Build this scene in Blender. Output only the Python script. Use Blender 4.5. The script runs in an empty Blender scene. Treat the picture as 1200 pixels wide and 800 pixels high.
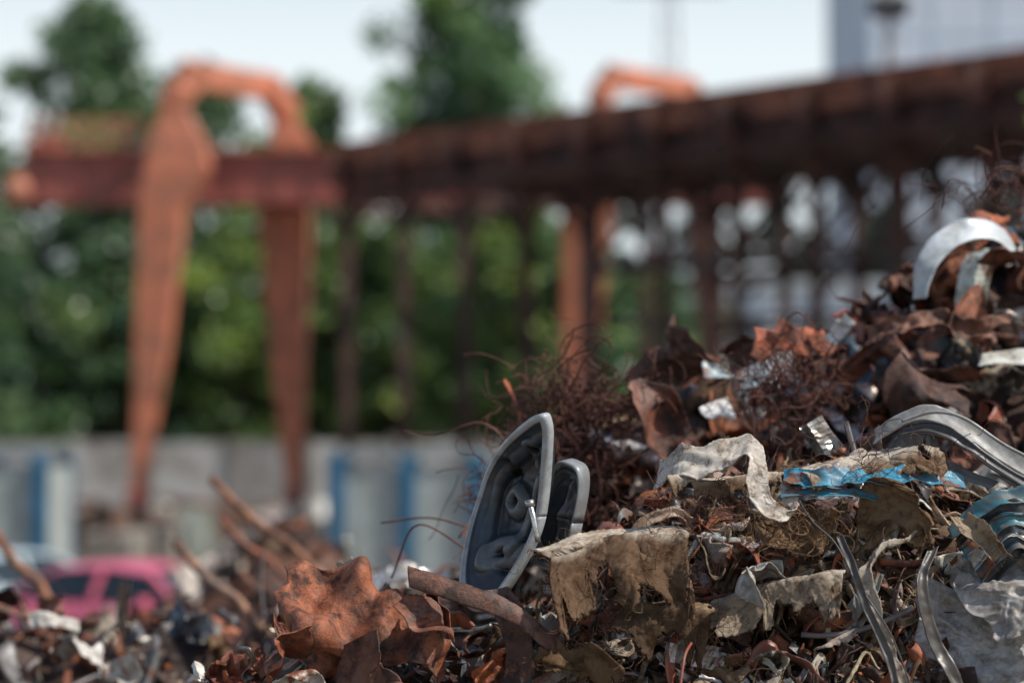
import bpy, math, random
import numpy as np
from mathutils import Vector, Matrix
rng=np.random.default_rng(11)
random.seed(5)
sc=bpy.context.scene
TAU=2*math.pi

# ------------------------------------------------------------------ materials
def new_mat(name):
    m=bpy.data.materials.new(name); m.use_nodes=True
    nt=m.node_tree; b=nt.nodes['Principled BSDF']
    return m,nt,b
def noise(nt,co,scale,detail=6,rough=.6,dist=0):
    n=nt.nodes.new('ShaderNodeTexNoise'); n.inputs['Scale'].default_value=scale
    n.inputs['Detail'].default_value=detail; n.inputs['Roughness'].default_value=rough
    n.inputs['Distortion'].default_value=dist
    nt.links.new(co,n.inputs['Vector']); return n.outputs['Fac']
def ramp(nt,f,stops):
    r=nt.nodes.new('ShaderNodeValToRGB'); e=r.color_ramp.elements
    while len(e)<len(stops): e.new(.5)
    for i,(p,c) in enumerate(stops):
        e[i].position=p; e[i].color=(c,c,c,1) if not hasattr(c,'__len__') else (*c,1)
    nt.links.new(f,r.inputs['Fac']); return r.outputs['Color']
def mix(nt,a,b,f,mode='MIX'):
    m=nt.nodes.new('ShaderNodeMix'); m.data_type='RGBA'; m.blend_type=mode
    def s(sock,v):
        if isinstance(v,(int,float)): sock.default_value=v
        elif isinstance(v,tuple): sock.default_value=(*v,1)
        else: nt.links.new(v,sock)
    s(m.inputs[0],f); s(m.inputs[6],a); s(m.inputs[7],b)
    return m.outputs[2]
def attr_col(nt):
    a=nt.nodes.new('ShaderNodeAttribute'); a.attribute_name='Col'; return a.outputs['Color']
def bump(nt,b,h,strength,dist):
    n=nt.nodes.new('ShaderNodeBump'); n.inputs['Strength'].default_value=strength
    n.inputs['Distance'].default_value=dist; nt.links.new(h,n.inputs['Height'])
    nt.links.new(n.outputs[0],b.inputs['Normal'])
def coord(nt):
    return nt.nodes.new('ShaderNodeTexCoord').outputs['Object']

def mat_rust(s=1.0,name='rusty_steel',orange=.75,grey=.35,fine=True):
    m,nt,b=new_mat(name); co=coord(nt); c=attr_col(nt)
    n1=noise(nt,co,9*s,8,.65,.4); n2=noise(nt,co,38*s,8,.7); n3=noise(nt,co,3.5*s,4); n4=noise(nt,co,17*s,6,.7); n5=noise(nt,co,150*s,6,.8)
    dark=mix(nt,c,(.22,.19,.20),1.0,'MULTIPLY')
    brt=mix(nt,c,(1.55,1.2,1.0),1.0,'MULTIPLY')
    base=mix(nt,dark,brt,ramp(nt,n1,[(.36,0),(.58,1)]))
    base=mix(nt,base,(.30,.10,.036),ramp(nt,n2,[(.54,0),(.68,orange)]))
    base=mix(nt,base,(.26,.22,.20),ramp(nt,n3,[(.56,0),(.66,grey)]))
    base=mix(nt,base,(.028,.018,.015),ramp(nt,n4,[(.52,0),(.62,.85)]))
    if fine: base=mix(nt,base,(.05,.022,.013),ramp(nt,n5,[(.52,0),(.62,.75)]))
    nt.links.new(base,b.inputs['Base Color'])
    nt.links.new(ramp(nt,n4,[(.3,.42),(.7,.85)]),b.inputs['Roughness'])
    a=nt.nodes.new('ShaderNodeMath'); a.operation='MULTIPLY_ADD'; nt.links.new(n5,a.inputs[0]); a.inputs[1].default_value=.35; nt.links.new(n2,a.inputs[2])
    bump(nt,b,a.outputs[0],.8,.009/s); return m
def mat_paint(s=1.0,name='chipped_painted_metal',rust_at=.55,rough=.32,metal=0.0):
    m,nt,b=new_mat(name); co=coord(nt); c=attr_col(nt)
    n1=noise(nt,co,7*s,8,.7,.6); n2=noise(nt,co,45*s,8,.7); n3=noise(nt,co,20*s,6)
    mask=ramp(nt,n1,[(rust_at,0),(rust_at+.05,1)])
    mask2=ramp(nt,n2,[(.60,0),(.66,.9)])
    dirt=mix(nt,c,(.12,.09,.065),ramp(nt,n3,[(.42,0),(.72,.8)]))
    rust=mix(nt,(.06,.025,.015),(.27,.09,.035),n3)
    base=mix(nt,dirt,rust,mask); base=mix(nt,base,rust,mask2)
    nt.links.new(base,b.inputs['Base Color'])
    nt.links.new(ramp(nt,n3,[(.35,rough),(.7,rough+.35)]),b.inputs['Roughness'])
    b.inputs['Metallic'].default_value=metal
    bump(nt,b,n2,.3,.003/s); return m
def mat_felt():
    m,nt,b=new_mat('dirty_felt'); co=coord(nt); c=attr_col(nt)
    n1=noise(nt,co,9,8,.72,.5); n2=noise(nt,co,260,4,.8); n3=noise(nt,co,28,6,.7)
    base=mix(nt,mix(nt,c,(.40,.31,.25),1.0,'MULTIPLY'),c,ramp(nt,n1,[(.36,0),(.52,1)]))
    base=mix(nt,base,(.085,.048,.03),ramp(nt,n3,[(.52,0),(.66,.8)]))
    base=mix(nt,base,mix(nt,base,(.6,.56,.52),1.0,'MULTIPLY'),n2)
    nt.links.new(base,b.inputs['Base Color']); b.inputs['Roughness'].default_value=1
    b.inputs['Specular IOR Level'].default_value=.1
    a=nt.nodes.new('ShaderNodeMath'); a.operation='ADD'; nt.links.new(n2,a.inputs[0]); nt.links.new(n3,a.inputs[1])
    bump(nt,b,a.outputs[0],.8,.005); return m
def mat_simple(name,rough=.5,metal=0,s=1,spec=.5,var=.5,bs=.25,dirt=0):
    m,nt,b=new_mat(name); co=coord(nt); c=attr_col(nt)
    n1=noise(nt,co,12*s,8,.7,.3); n2=noise(nt,co,90*s,5,.7)
    d=mix(nt,mix(nt,c,(1-var,1-var*1.1,1-var*1.2),1.0,'MULTIPLY'),c,ramp(nt,n1,[(.38,0),(.6,1)]))
    if dirt>0:
        n5=noise(nt,co,26*s,8,.75); d=mix(nt,d,(.11,.075,.05),ramp(nt,n5,[(.48,0),(.66,dirt)]))
    nt.links.new(d,b.inputs['Base Color'])
    nt.links.new(ramp(nt,n1,[(.3,min(1,rough+.25)),(.65,rough)]),b.inputs['Roughness'])
    b.inputs['Metallic'].default_value=metal; b.inputs['Specular IOR Level'].default_value=spec
    bump(nt,b,n2,bs,.003/s); return m
M_RUST=mat_rust(); M_PAINT=mat_paint(); M_FELT=mat_felt()
M_BARE=mat_simple('scuffed_bare_metal',.22,.8,1,.5,.5,.3,.8)
M_PLAS=mat_simple('dusty_plastic',.33,0,1,.5,.35,.25,.5)
M_WIRE=mat_simple('rusty_wire',.7,0)
M_SHEET=mat_simple('plastic_sheeting',.4,0,1,.5,.45,.4,.75)
M_CLEAN=mat_simple('moulded_plastic',.26,0,1,.5,.3,.15,.3)
SM=[M_RUST,M_PAINT,M_FELT,M_BARE,M_PLAS,M_WIRE,M_SHEET,M_CLEAN]
RUST,PAINT,FELT,BARE,PLAS,WIRE,SHEET,CLEAN=range(8)
M_STEEL=mat_paint(.12,'weathered_red_oxide_paint',.6,.5)
M_OLDSTEEL=mat_rust(.15,'old_craneway_steel',.2,.1,False)
M_MASON=mat_simple('weathered_concrete',.9,0,.08,.3,.45,.4)
M_WALL=mat_simple('rendered_wall',.85,0,.03,.3,.12,.2)
M_CPAINT=mat_simple('container_paint',.5,0,.2,.5,.3,.2)
M_GLASS=mat_simple('window_glass',.08,0,.1,.6,.1,0)
M_CAR=mat_simple('car_paint',.2,0,.2,.7,.08,0)
M_BARK=mat_simple('bark',.9,0,.5,.2,.5,.6)

def mat_leaf():
    m,nt,b=new_mat('foliage'); c=attr_col(nt)
    nt.links.new(c,b.inputs['Base Color']); b.inputs['Roughness'].default_value=.35
    t=nt.nodes.new('ShaderNodeBsdfTranslucent'); nt.links.new(mix(nt,c,(1.3,1.4,.8),1.0,'MULTIPLY'),t.inputs['Color'])
    mx=nt.nodes.new('ShaderNodeMixShader'); mx.inputs[0].default_value=.4
    nt.links.new(b.outputs[0],mx.inputs[1]); nt.links.new(t.outputs[0],mx.inputs[2])
    nt.links.new(mx.outputs[0],nt.nodes['Material Output'].inputs['Surface']); return m
M_LEAF=mat_leaf()
def mat_ground():
    m,nt,b=new_mat('yard_ground'); co=coord(nt)
    n1=noise(nt,co,.25,8,.6); n2=noise(nt,co,3,8,.7); n3=noise(nt,co,30,4,.7)
    base=ramp(nt,n1,[(.35,(.15,.13,.11)),(.6,(.27,.25,.22))])
    base=mix(nt,base,(.09,.07,.055),ramp(nt,n2,[(.45,0),(.7,.8)]))
    nt.links.new(base,b.inputs['Base Color']); b.inputs['Roughness'].default_value=.95
    bump(nt,b,n3,.5,.03); return m
M_GROUND=mat_ground()

# ------------------------------------------------------------------ mesh accumulator
class Acc:
    def __init__(s): s.V=[];s.C=[];s.Q=[];s.T=[];s.n=0
    def add(s,V,Q=None,T=None,mat=0,col=(.5,.5,.5),smooth=True):
        V=np.asarray(V,float).reshape(-1,3); c=np.asarray(col,float)
        if c.ndim==1: c=np.tile(c,(len(V),1))
        s.V.append(V); s.C.append(c)
        if Q is not None and len(Q): s.Q.append((np.asarray(Q).reshape(-1,4)+s.n,mat,smooth))
        if T is not None and len(T): s.T.append((np.asarray(T).reshape(-1,3)+s.n,mat,smooth))
        s.n+=len(V)
    def build(s,name,mats,parent=None):
        V=np.concatenate(s.V); C=np.concatenate(s.C)
        li=[];tot=[];mi=[];sm=[]
        for L,k in ((s.Q,4),(s.T,3)):
            for F,m,sh in L:
                li.append(F.ravel()); tot.append(np.full(len(F),k)); mi.append(np.full(len(F),m)); sm.append(np.full(len(F),sh))
        li=np.concatenate(li);tot=np.concatenate(tot);mi=np.concatenate(mi);sm=np.concatenate(sm)
        me=bpy.data.meshes.new(name)
        me.vertices.add(len(V)); me.vertices.foreach_set('co',V.astype(np.float32).ravel())
        me.loops.add(len(li)); me.loops.foreach_set('vertex_index',li.astype(np.int32))
        me.polygons.add(len(tot))
        st=np.concatenate([[0],np.cumsum(tot)[:-1]])
        me.polygons.foreach_set('loop_start',st.astype(np.int32)); me.polygons.foreach_set('loop_total',tot.astype(np.int32))
        for m in mats: me.materials.append(m)
        me.polygons.foreach_set('material_index',mi.astype(np.int32))
        me.polygons.foreach_set('use_smooth',sm.astype(bool))
        a=me.color_attributes.new('Col','FLOAT_COLOR','POINT')
        a.data.foreach_set('color',np.hstack([C,np.ones((len(C),1))]).astype(np.float32).ravel())
        me.update(calc_edges=True); me.validate()
        o=bpy.data.objects.new(name,me); sc.collection.objects.link(o)
        if parent: o.parent=parent
        return o
def empty(name,loc=(0,0,0)):
    e=bpy.data.objects.new(name,None); sc.collection.objects.link(e); e.location=loc; return e

def rotm(ax,a):
    return np.array(Matrix.Rotation(a,3,Vector(ax)))
def euler(x,y,z):
    return rotm((0,0,1),math.radians(z))@rotm((0,1,0),math.radians(y))@rotm((1,0,0),math.radians(x))
def frame_to(n,spin):
    n=np.array(n,float); n/=np.linalg.norm(n)
    q=Vector((0,0,1)).rotation_difference(Vector(n)).to_matrix()
    return np.array(q)@rotm((0,0,1),spin)
def gridQ(nu,nv,off=0):
    i=np.arange(nu-1)[:,None]; j=np.arange(nv-1)[None,:]
    a=(i*nv+j).ravel()+off
    return np.stack([a,a+nv,a+nv+1,a+1],1)
def sn(P,scale,seed,oct=3):
    r=np.random.default_rng(seed); out=np.zeros(len(P)); am=1
    for o in range(oct):
        for k in range(3):
            d=r.normal(size=3); d/=np.linalg.norm(d)
            out+=am*np.sin(P@d*scale*(2**o)*TAU+r.uniform(0,TAU)+1.7*np.sin(P@np.roll(d,1)*scale*(2**o)*4))/3
        am*=.5
    return out
def add_sheet(acc,P,mat,col,thick=.0015,smooth=True,mask=None):
    """P (nu,nv,3) surface grid -> solid thin sheet"""
    nu,nv=P.shape[:2]
    Q=gridQ(nu,nv)
    if mask is not None: Q=Q[mask.ravel()]
    a=np.gradient(P,axis=0); b=np.gradient(P,axis=1); n=np.cross(a,b); n/=np.linalg.norm(n,axis=2,keepdims=True)+1e-9
    P2=P-n*thick; k=nu*nv
    V=np.concatenate([P.reshape(-1,3),P2.reshape(-1,3)])
    E=np.concatenate([Q[:,[0,1]],Q[:,[1,2]],Q[:,[2,3]],Q[:,[3,0]]])
    key=np.minimum(E[:,0],E[:,1])*(k+1)+np.maximum(E[:,0],E[:,1])
    u,idx,cnt=np.unique(key,return_index=True,return_counts=True)
    B=E[idx[cnt==1]]
    QB=np.stack([B[:,1],B[:,0],B[:,0]+k,B[:,1]+k],1)
    c=np.asarray(col,float)
    if c.ndim==1: c=np.tile(c,(k,1))
    acc.add(V,np.concatenate([Q,Q[:,::-1]+k,QB]),mat=mat,col=np.concatenate([c,c]),smooth=smooth)
def bendP(P,o,n,up,th,R):
    n=n/np.linalg.norm(n); up=up-n*(up@n); up/=np.linalg.norm(up)
    if th<0: up=-up; th=-th
    a=np.cross(n,up); D=P-o; s=D@n; w=D@up; c=D@a
    t=np.clip(s/R,0,th); rem=np.maximum(s-R*th,0)
    ns=np.where(s>0,R*np.sin(t)+rem*np.cos(t)-w*np.sin(t),s)
    nw=np.where(s>0,R*(1-np.cos(t))+rem*np.sin(t)+w*np.cos(t),w)
    return o+ns[:,None]*n+nw[:,None]*up+c[:,None]*a
def crumple(L,W,nu,nv,bends=3,amp=.25,ang=1.4,rag=.15,R=.012,r=rng,fray=False):
    u=np.linspace(-.5,.5,nu); v=np.linspace(-.5,.5,nv)
    U,V=np.meshgrid(u,v,indexing='ij')
    def edge(n,k,a): return 1-a*np.interp(np.linspace(0,1,n),np.sort(np.concatenate([[0,1],r.random(max(0,k-2))])),r.random(k))
    ku,kv=(3,4) if not fray else (6,7)
    ep=edge(nv,ku,rag);em=edge(nv,ku,rag); X=np.where(U>0,U*ep[None,:],U*em[None,:])
    ep=edge(nu,kv,rag*1.2);em=edge(nu,kv,rag*1.2); Y=np.where(V>0,V*ep[:,None],V*em[:,None])
    X=X*L; Y=Y*W
    X=X+r.uniform(-.35,.35)*Y
    if fray:
        X=X+np.where(np.abs(U)>.47,r.normal(size=X.shape)*.0025,0); Y=Y+np.where(np.abs(V)>.47,r.normal(size=X.shape)*.0025,0)
    z=np.zeros_like(X); S=min(L,W)
    for k in range(6):
        th=r.uniform(0,TAU); lam=S*r.uniform(.22,.9)
        q=(X*math.cos(th)+Y*math.sin(th)+.25*lam*np.sin(X/S*r.uniform(2,6)+Y/S*r.uniform(2,6)))/lam+r.random()
        z+=amp*lam*.5*np.abs(q-np.floor(q)-.5)
    P=np.stack([X,Y,z-z.mean()],2).reshape(-1,3)
    for k in range(bends):
        th=r.uniform(0,TAU); n=np.array([math.cos(th),math.sin(th),r.normal()*.25])
        up=np.array([r.normal()*.3,r.normal()*.3,1.])
        o=P[r.integers(len(P))]*.6
        P=bendP(P,o,n,up,r.uniform(.35,1)*ang*r.choice([-1,1]),R*r.uniform(.6,2))
    return (P-P.mean(0)).reshape(nu,nv,3)
def catmull(pts,n):
    pts=np.array(pts,float); p=np.vstack([2*pts[0]-pts[1],pts,2*pts[-1]-pts[-2]])
    m=len(pts)-1; t=np.linspace(0,m-1e-6,n); i=t.astype(int); f=(t-i)[:,None]
    a,b,c,d=p[i],p[i+1],p[i+2],p[i+3]
    return .5*(2*b+(c-a)*f+(2*a-5*b+4*c-d)*f**2+(3*b-a-3*c+d)*f**3)
def tube(acc,path,rad,k=6,mat=RUST,col=(.2,.1,.05),cap=True,smooth=True):
    path=np.asarray(path,float); n=len(path); t=np.gradient(path,axis=0); t/=np.linalg.norm(t,axis=1,keepdims=True)+1e-9
    ref=np.array([.31,.52,.79]) if abs(t[0]@np.array([.31,.52,.79]))<.9 else np.array([1.,0,0])
    a=np.cross(t,ref); a/=np.linalg.norm(a,axis=1,keepdims=True)+1e-9; b=np.cross(t,a)
    th=np.arange(k)/k*TAU; rad=np.broadcast_to(np.asarray(rad,float),(n,))
    V=path[:,None]+rad[:,None,None]*(a[:,None]*np.cos(th)[None,:,None]+b[:,None]*np.sin(th)[None,:,None])
    i=np.arange(n-1)[:,None]; j=np.arange(k)[None,:]
    Q=np.stack([(i*k+j),(i*k+(j+1)%k),((i+1)*k+(j+1)%k),((i+1)*k+j)],-1).reshape(-1,4)
    T=None
    if cap and k>3:
        T=[[0,j+1,j] for j in range(1,k-1)]+[[(n-1)*k,(n-1)*k+j,(n-1)*k+j+1] for j in range(1,k-1)]
    acc.add(V.reshape(-1,3),Q,T,mat,col,smooth)
def wirepath(p,d,L,n,curl,r=rng):
    st=L/n; P=[np.array(p,float)]; d=np.array(d,float); d/=np.linalg.norm(d); ax=r.normal(size=3); ax/=np.linalg.norm(ax)
    for i in range(n):
        ax+=r.normal(size=3)*.35; ax/=np.linalg.norm(ax)
        d=d+np.cross(ax,d)*curl; d/=np.linalg.norm(d); P.append(P[-1]+d*st)
    return np.array(P)
def box(acc,c,s,mat=0,col=(.5,.5,.5),R=None,taper=1.0,bev=0.0):
    sx,sy,sz=[q/2 for q in s]
    if bev<=0: 
        V=np.array([[x*(taper if z>0 else 1),y*(taper if z>0 else 1),z] for x in(-sx,sx) for y in(-sy,sy) for z in(-sz,sz)])
        Q=[[0,1,3,2],[4,6,7,5],[0,4,5,1],[2,3,7,6],[0,2,6,4],[1,5,7,3]]
    else:
        b=bev; ring=[(-sx+b,-sy),(sx-b,-sy),(sx,-sy+b),(sx,sy-b),(sx-b,sy),(-sx+b,sy),(-sx,sy-b),(-sx,-sy+b)]
        V=[];Q=[]
        for z,f in((-sz,1-b/sx),(-sz+b,1),(sz-b,1),(sz,1-b/sx)):
            for x,y in ring: V.append([x*f,y*f,z])
        for l in range(3):
            for j in range(8): Q.append([l*8+j,l*8+(j+1)%8,(l+1)*8+(j+1)%8,(l+1)*8+j])
        Q+=[[3,2,1,0],[7,4,3,0],[7,6,5,4],[24,25,26,27],[24,27,28,31],[28,29,30,31]]
        V=np.array(V)
    if R is not None: V=V@R.T
    acc.add(V+np.array(c,float),Q,mat=mat,col=col,smooth=False)
def beam(acc,a,b,w,h,mat=0,col=(.5,.5,.5),bev=0):
    a=np.array(a,float);b=np.array(b,float); d=b-a; L=np.linalg.norm(d); x=d/L
    up=np.array([0,0,1.]) if abs(x[2])<.95 else np.array([0,1.,0]); y=np.cross(up,x); y/=np.linalg.norm(y); z=np.cross(x,y)
    box(acc,(a+b)/2,(L,w,h),mat,col,np.stack([x,y,z],1),bev=bev)
def loft(acc,secs,mat,col,bev=.05):
    V=[];Q=[]
    for cx,cy,z,wx,wy in secs:
        b=min(wx,wy)*bev; x,y=wx/2,wy/2
        for px,py in[(-x+b,-y),(x-b,-y),(x,-y+b),(x,y-b),(x-b,y),(-x+b,y),(-x,y-b),(-x,-y+b)]: V.append([cx+px,cy+py,z])
    n=len(secs)
    for l in range(n-1):
        for j in range(8): Q.append([l*8+j,l*8+(j+1)%8,(l+1)*8+(j+1)%8,(l+1)*8+j])
    k=(n-1)*8
    Q+=[[3,2,1,0],[7,4,3,0],[7,6,5,4],[k,k+1,k+2,k+3],[k,k+3,k+4,k+7],[k+4,k+5,k+6,k+7]]
    acc.add(V,Q,mat=mat,col=col,smooth=False)

# ------------------------------------------------------------------ world, sun, camera
SUN=np.array([.64,-.20,.76]); SUN/=np.linalg.norm(SUN)
w=bpy.data.worlds.new('World'); sc.world=w; w.use_nodes=True; nt=w.node_tree
sky=nt.nodes.new('ShaderNodeTexSky'); sky.sky_type='NISHITA'; sky.sun_disc=False
sky.sun_elevation=math.asin(SUN[2]); sky.sun_rotation=math.atan2(SUN[0],SUN[1])
sky.dust_density=1.5; sky.ozone_density=1.0; sky.air_density=1.0
bg=nt.nodes['Background']; bg.inputs['Strength'].default_value=.125
# summer haze: the sky whitens toward the horizon all the way round
tc=nt.nodes.new('ShaderNodeTexCoord'); sx=nt.nodes.new('ShaderNodeSeparateXYZ'); nt.links.new(tc.outputs['Generated'],sx.inputs[0])
hz=ramp(nt,sx.outputs['Z'],[(0.0,1.0),(.15,.96),(.20,.6),(.28,.0)])
nt.links.new(mix(nt,sky.outputs[0],(7.0,7.7,8.0),hz),bg.inputs['Color'])
ld=bpy.data.lights.new('sun','SUN'); ld.energy=5.0; ld.angle=math.radians(.5); ld.color=(1,.95,.87)
lo=bpy.data.objects.new('sun',ld); sc.collection.objects.link(lo)
lo.rotation_euler=Vector(SUN).to_track_quat('Z','Y').to_euler(); lo.location=(20,-10,30)
cd=bpy.data.cameras.new('camera'); cam=bpy.data.objects.new('camera',cd); sc.collection.objects.link(cam); sc.camera=cam
cd.lens=90; cd.sensor_width=36; cd.clip_end=6000; cd.clip_start=.1
cam.location=(0,0,2.9); cam.rotation_euler=(math.radians(90+2.29),0,0)
cd.dof.use_dof=True; cd.dof.focus_distance=8.5; cd.dof.aperture_fstop=.98
sc.view_settings.view_transform='Standard'; sc.view_settings.look='None'; sc.view_settings.exposure=0

# ------------------------------------------------------------------ ground
A=Acc()
g=np.concatenate([-np.geomspace(3000,40,12),np.linspace(-36,36,37),np.geomspace(40,3000,12)])
X,Y=np.meshgrid(g,g+30,indexing='ij'); Z=.04*np.sin(X*.7)*np.cos(Y*.5)*(np.abs(X)<60)
A.add(np.stack([X,Y,Z],2).reshape(-1,3),gridQ(len(g),len(g)),mat=0)
A.build('ground',[M_GROUND])

# ------------------------------------------------------------------ scrap heap shape
R1x=[-5,-2.6,-1.3,-.95,-.8,-.54,-.12,.1,.3,.5,.9,1.38,1.8,2.4,4,6.5];R1z=[.3,1.7,1.92,2.12,2.28,2.36,2.24,2.36,2.54,2.70,2.77,2.85,2.70,2.82,2.6,.2]
R2x=[-3,-.4,-.15,.2,.4,.58,.98,1.31,1.56,1.92,2.18,3,5,8];R2z=[.2,1.9,2.2,2.9,3.0,3.16,3.14,3.20,3.44,3.74,3.84,4.2,3.6,.2]
R3x=[-8,-5,-3,-2.4,-1.9,-1.5,-1.2,-.8,-.4,.3,1,3,7];R3z=[0,1.6,2.05,2.10,2.12,2.08,2.04,2.22,2.32,2.5,2.9,3.2,.1]
def H(x,y):
    a=np.interp(x,R1x,R1z)-np.where(y<8.95,1.15*(8.95-y),.9*(y-8.95))
    b=np.interp(x,R2x,R2z)-np.where(y<10.9,.95*(10.9-y),.85*(y-10.9))
    c=np.interp(x,R3x,R3z)-np.where(y<12.1,.75*(12.1-y),.6*(y-12.1))
    h=np.maximum(np.maximum(a,b),c)
    h=h+.05*np.sin(x*5.3+y*3.1)*np.sin(y*4.7-x*2)+.03*np.sin(x*13+1)*np.cos(y*11)
    return h
def Hn(x,y):
    e=.05; return np.array([-(H(x+e,y)-H(x-e,y))/(2*e),-(H(x,y+e)-H(x,y-e))/(2*e),1.0])
scrap=empty('scrap_metal_heap')
A=Acc()
gx=np.arange(-8.5,8.5,.05); gy=np.arange(5.2,17.5,.05); X,Y=np.meshgrid(gx,gy,indexing='ij')
Z=H(X,Y)-.12; P=np.stack([X,Y,Z],2); q=P.reshape(-1,3)
Z=Z+(.035*sn(q,1.6,3,4)).reshape(Z.shape); P[:,:,2]=np.maximum(Z,-.3)
A.add(P.reshape(-1,3),gridQ(*X.shape),mat=RUST,col=(.03,.02,.016))  # near-black core: the shade of the gaps is put into its colour
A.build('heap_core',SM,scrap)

RC=[(.16,.07,.04),(.11,.052,.034),(.23,.09,.04),(.07,.04,.03),(.15,.09,.065),(.30,.11,.045),(.045,.03,.024),(.20,.075,.04)]
PC=[(.48,.48,.46),(.26,.26,.255),(.10,.17,.22),(.05,.055,.06),(.62,.59,.53),(.13,.14,.14),(.28,.08,.05),(.40,.37,.33),(.22,.18,.15)]
FC=[(.54,.46,.36),(.36,.27,.19),(.18,.12,.08),(.64,.57,.48),(.42,.35,.27),(.13,.09,.06),(.25,.17,.11)]
BC=[(.62,.60,.57),(.45,.43,.41),(.35,.33,.31)]
KC=[(.03,.03,.03),(.05,.05,.055),(.10,.10,.10),(.04,.05,.06),(.17,.17,.165)]
def jit(c,r,a=.25): return tuple(np.clip(np.array(c)*r.uniform(1-a,1+a)*(1+r.normal(size=3)*.04),0,.8))
def hairs(acc,P,n,L,rad,col,r):
    C=P.reshape(-1,3).mean(0)
    bd=np.concatenate([P[0],P[-1],P[:,0],P[:,-1]])
    for i in range(n):
        p=bd[r.integers(len(bd))]; d=(p-C); d=d/(np.linalg.norm(d)+1e-6)+r.normal(size=3)*.9+np.array([0,0,-.5])
        tube(acc,wirepath(p,d,L*r.uniform(.4,1.2),4,.5,r),rad,3,WIRE,col,False)
def piece(acc,pos,nrm,size,kind,r,hi=1.0):
    Rm=frame_to(nrm,r.uniform(0,TAU)); res=lambda L:int(np.clip(L/.010*hi,7,40))
    if kind in('rust','paint','bare','felt','plas'):
        L=size*r.uniform(.8,1.5); W=size*r.uniform(.3,.8)
        mt={'rust':RUST,'paint':PAINT,'bare':BARE,'felt':FELT,'plas':PLAS}[kind]
        cl={'rust':RC,'paint':PC,'bare':BC,'felt':FC,'plas':KC}[kind]; col=jit(cl[r.integers(len(cl))],r)
        if kind=='felt': P=crumple(L,W,res(L),res(W),r.integers(3,7),.3,1.9,.35,.02,r,True); th=r.uniform(.004,.009)
        elif kind=='plas': P=crumple(L,W*.6,res(L),res(W*.6),r.integers(1,3),.12,1.2,.2,.03,r); th=.004
        else: P=crumple(L,W,res(L),res(W),r.integers(2,7),r.uniform(.08,.34),2.3,.30,.008,r); th=.003
        P=P@Rm.T+pos; add_sheet(acc,P,mt,col,th,smooth=False if kind in('rust','paint') and r.random()<.5 else True)
        if kind=='felt' and hi>=1: hairs(acc,P,10,.035,.0006,jit((.22,.13,.07),r),r)
    elif kind=='strip':
        L=size*r.uniform(1.5,3); W=r.uniform(.015,.05); P=crumple(L,W,int(L/.02)+6,4,r.integers(2,6),.1,1.5,.1,.04,r)
        m=r.choice([RUST,RUST,RUST,PAINT,BARE,PLAS]); cl={RUST:RC,PAINT:PC,BARE:BC,PLAS:KC}[m]
        add_sheet(acc,P@Rm.T+pos,m,jit(cl[r.integers(len(cl))],r),.003)
    elif kind=='channel':
        L=size*r.uniform(1.3,2.4); k=int(np.clip(L/.012*hi,10,60)); W=size*r.uniform(.12,.28); d=W*r.uniform(.3,.7)
        prof=np.array([[-.75,0],[-.5,0],[-.5,1],[-.2,1],[.2,1],[.5,1],[.5,0],[.75,0]]) if r.random()<.5 else np.array([[-.5,0],[-.5,.6],[-.45,1],[0,1],[.45,1],[.5,.6],[.5,0],[.5,-.02]])
        u=np.linspace(-L/2,L/2,k); P=np.zeros((k,8,3)); P[...,0]=u[:,None]; P[...,1]=prof[:,0]*W; sq=1-.7*np.interp(np.linspace(0,1,k),np.linspace(0,1,5),r.random(5)**2)
        P[...,2]=prof[:,1]*d*sq[:,None]; P=P.reshape(-1,3); P[:,2]+=.004*sn(P,20,int(r.integers(999)),2)
        for i in range(r.integers(1,4)):
            th=r.normal()*.5; P=bendP(P,np.array([r.uniform(-.35,.35)*L,0,0]),np.array([math.cos(th),math.sin(th),0]),np.array([0,r.normal()*.6,1.]),r.uniform(.2,1.2)*r.choice([-1,1]),.04)
        P=(P-P.mean(0))@Rm.T+pos; m=r.choice([RUST,RUST,RUST,PAINT,PAINT,BARE]); cl={RUST:RC,PAINT:PC,BARE:BC}[m]
        add_sheet(acc,P.reshape(k,8,3),m,jit(cl[r.integers(len(cl))],r),.003,smooth=False)
    elif kind=='can':
        k=int(np.clip(size/.012*hi,10,26)); m_=22; th=np.linspace(0,TAU,m_); R0=size*r.uniform(.12,.25); u=np.linspace(-.5,.5,k)*size
        P=np.stack([np.repeat(u[:,None],m_,1),np.tile(R0*np.cos(th),(k,1)),np.tile(R0*np.sin(th),(k,1))],2)
        q_=P.reshape(-1,3); f=1+.35*sn(q_,1.6/size,int(r.integers(999)),3); q_[:,1]*=f; q_[:,2]*=f*r.uniform(.35,.9)
        for i in range(2): q_=bendP(q_,q_[r.integers(len(q_))]*.4,r.normal(size=3)+np.array([1.5,0,0]),np.array([0,.3,1.]),r.uniform(.3,1.1)*r.choice([-1,1]),.03)
        P=(q_@Rm.T+pos).reshape(k,m_,3); P[:,-1]=P[:,0]
        m=r.choice([RUST,RUST,RUST,PAINT,BARE]); cl={RUST:RC,PAINT:PC,BARE:BC}[m]; add_sheet(acc,P,m,jit(cl[r.integers(len(cl))],r),.002)
    elif kind=='rod':
        d=Rm@np.array([1,0,.3]); L=size*r.uniform(1.2,2.5); rad=r.uniform(.004,.014)
        pth=wirepath(pos-d*L/2,d,L,12,.08,r); m=r.choice([RUST,RUST,BARE,PLAS]); cl={RUST:RC,BARE:BC,PLAS:KC}[m]
        tube(acc,pth,rad,7,m,jit(cl[r.integers(len(cl))],r))
    elif kind=='ring':
        th=np.linspace(0,r.uniform(3,6),18); rr=size*.3
        pth=np.stack([rr*np.cos(th),rr*np.sin(th),.1*rr*np.sin(3*th)],1)@Rm.T+pos
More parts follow.
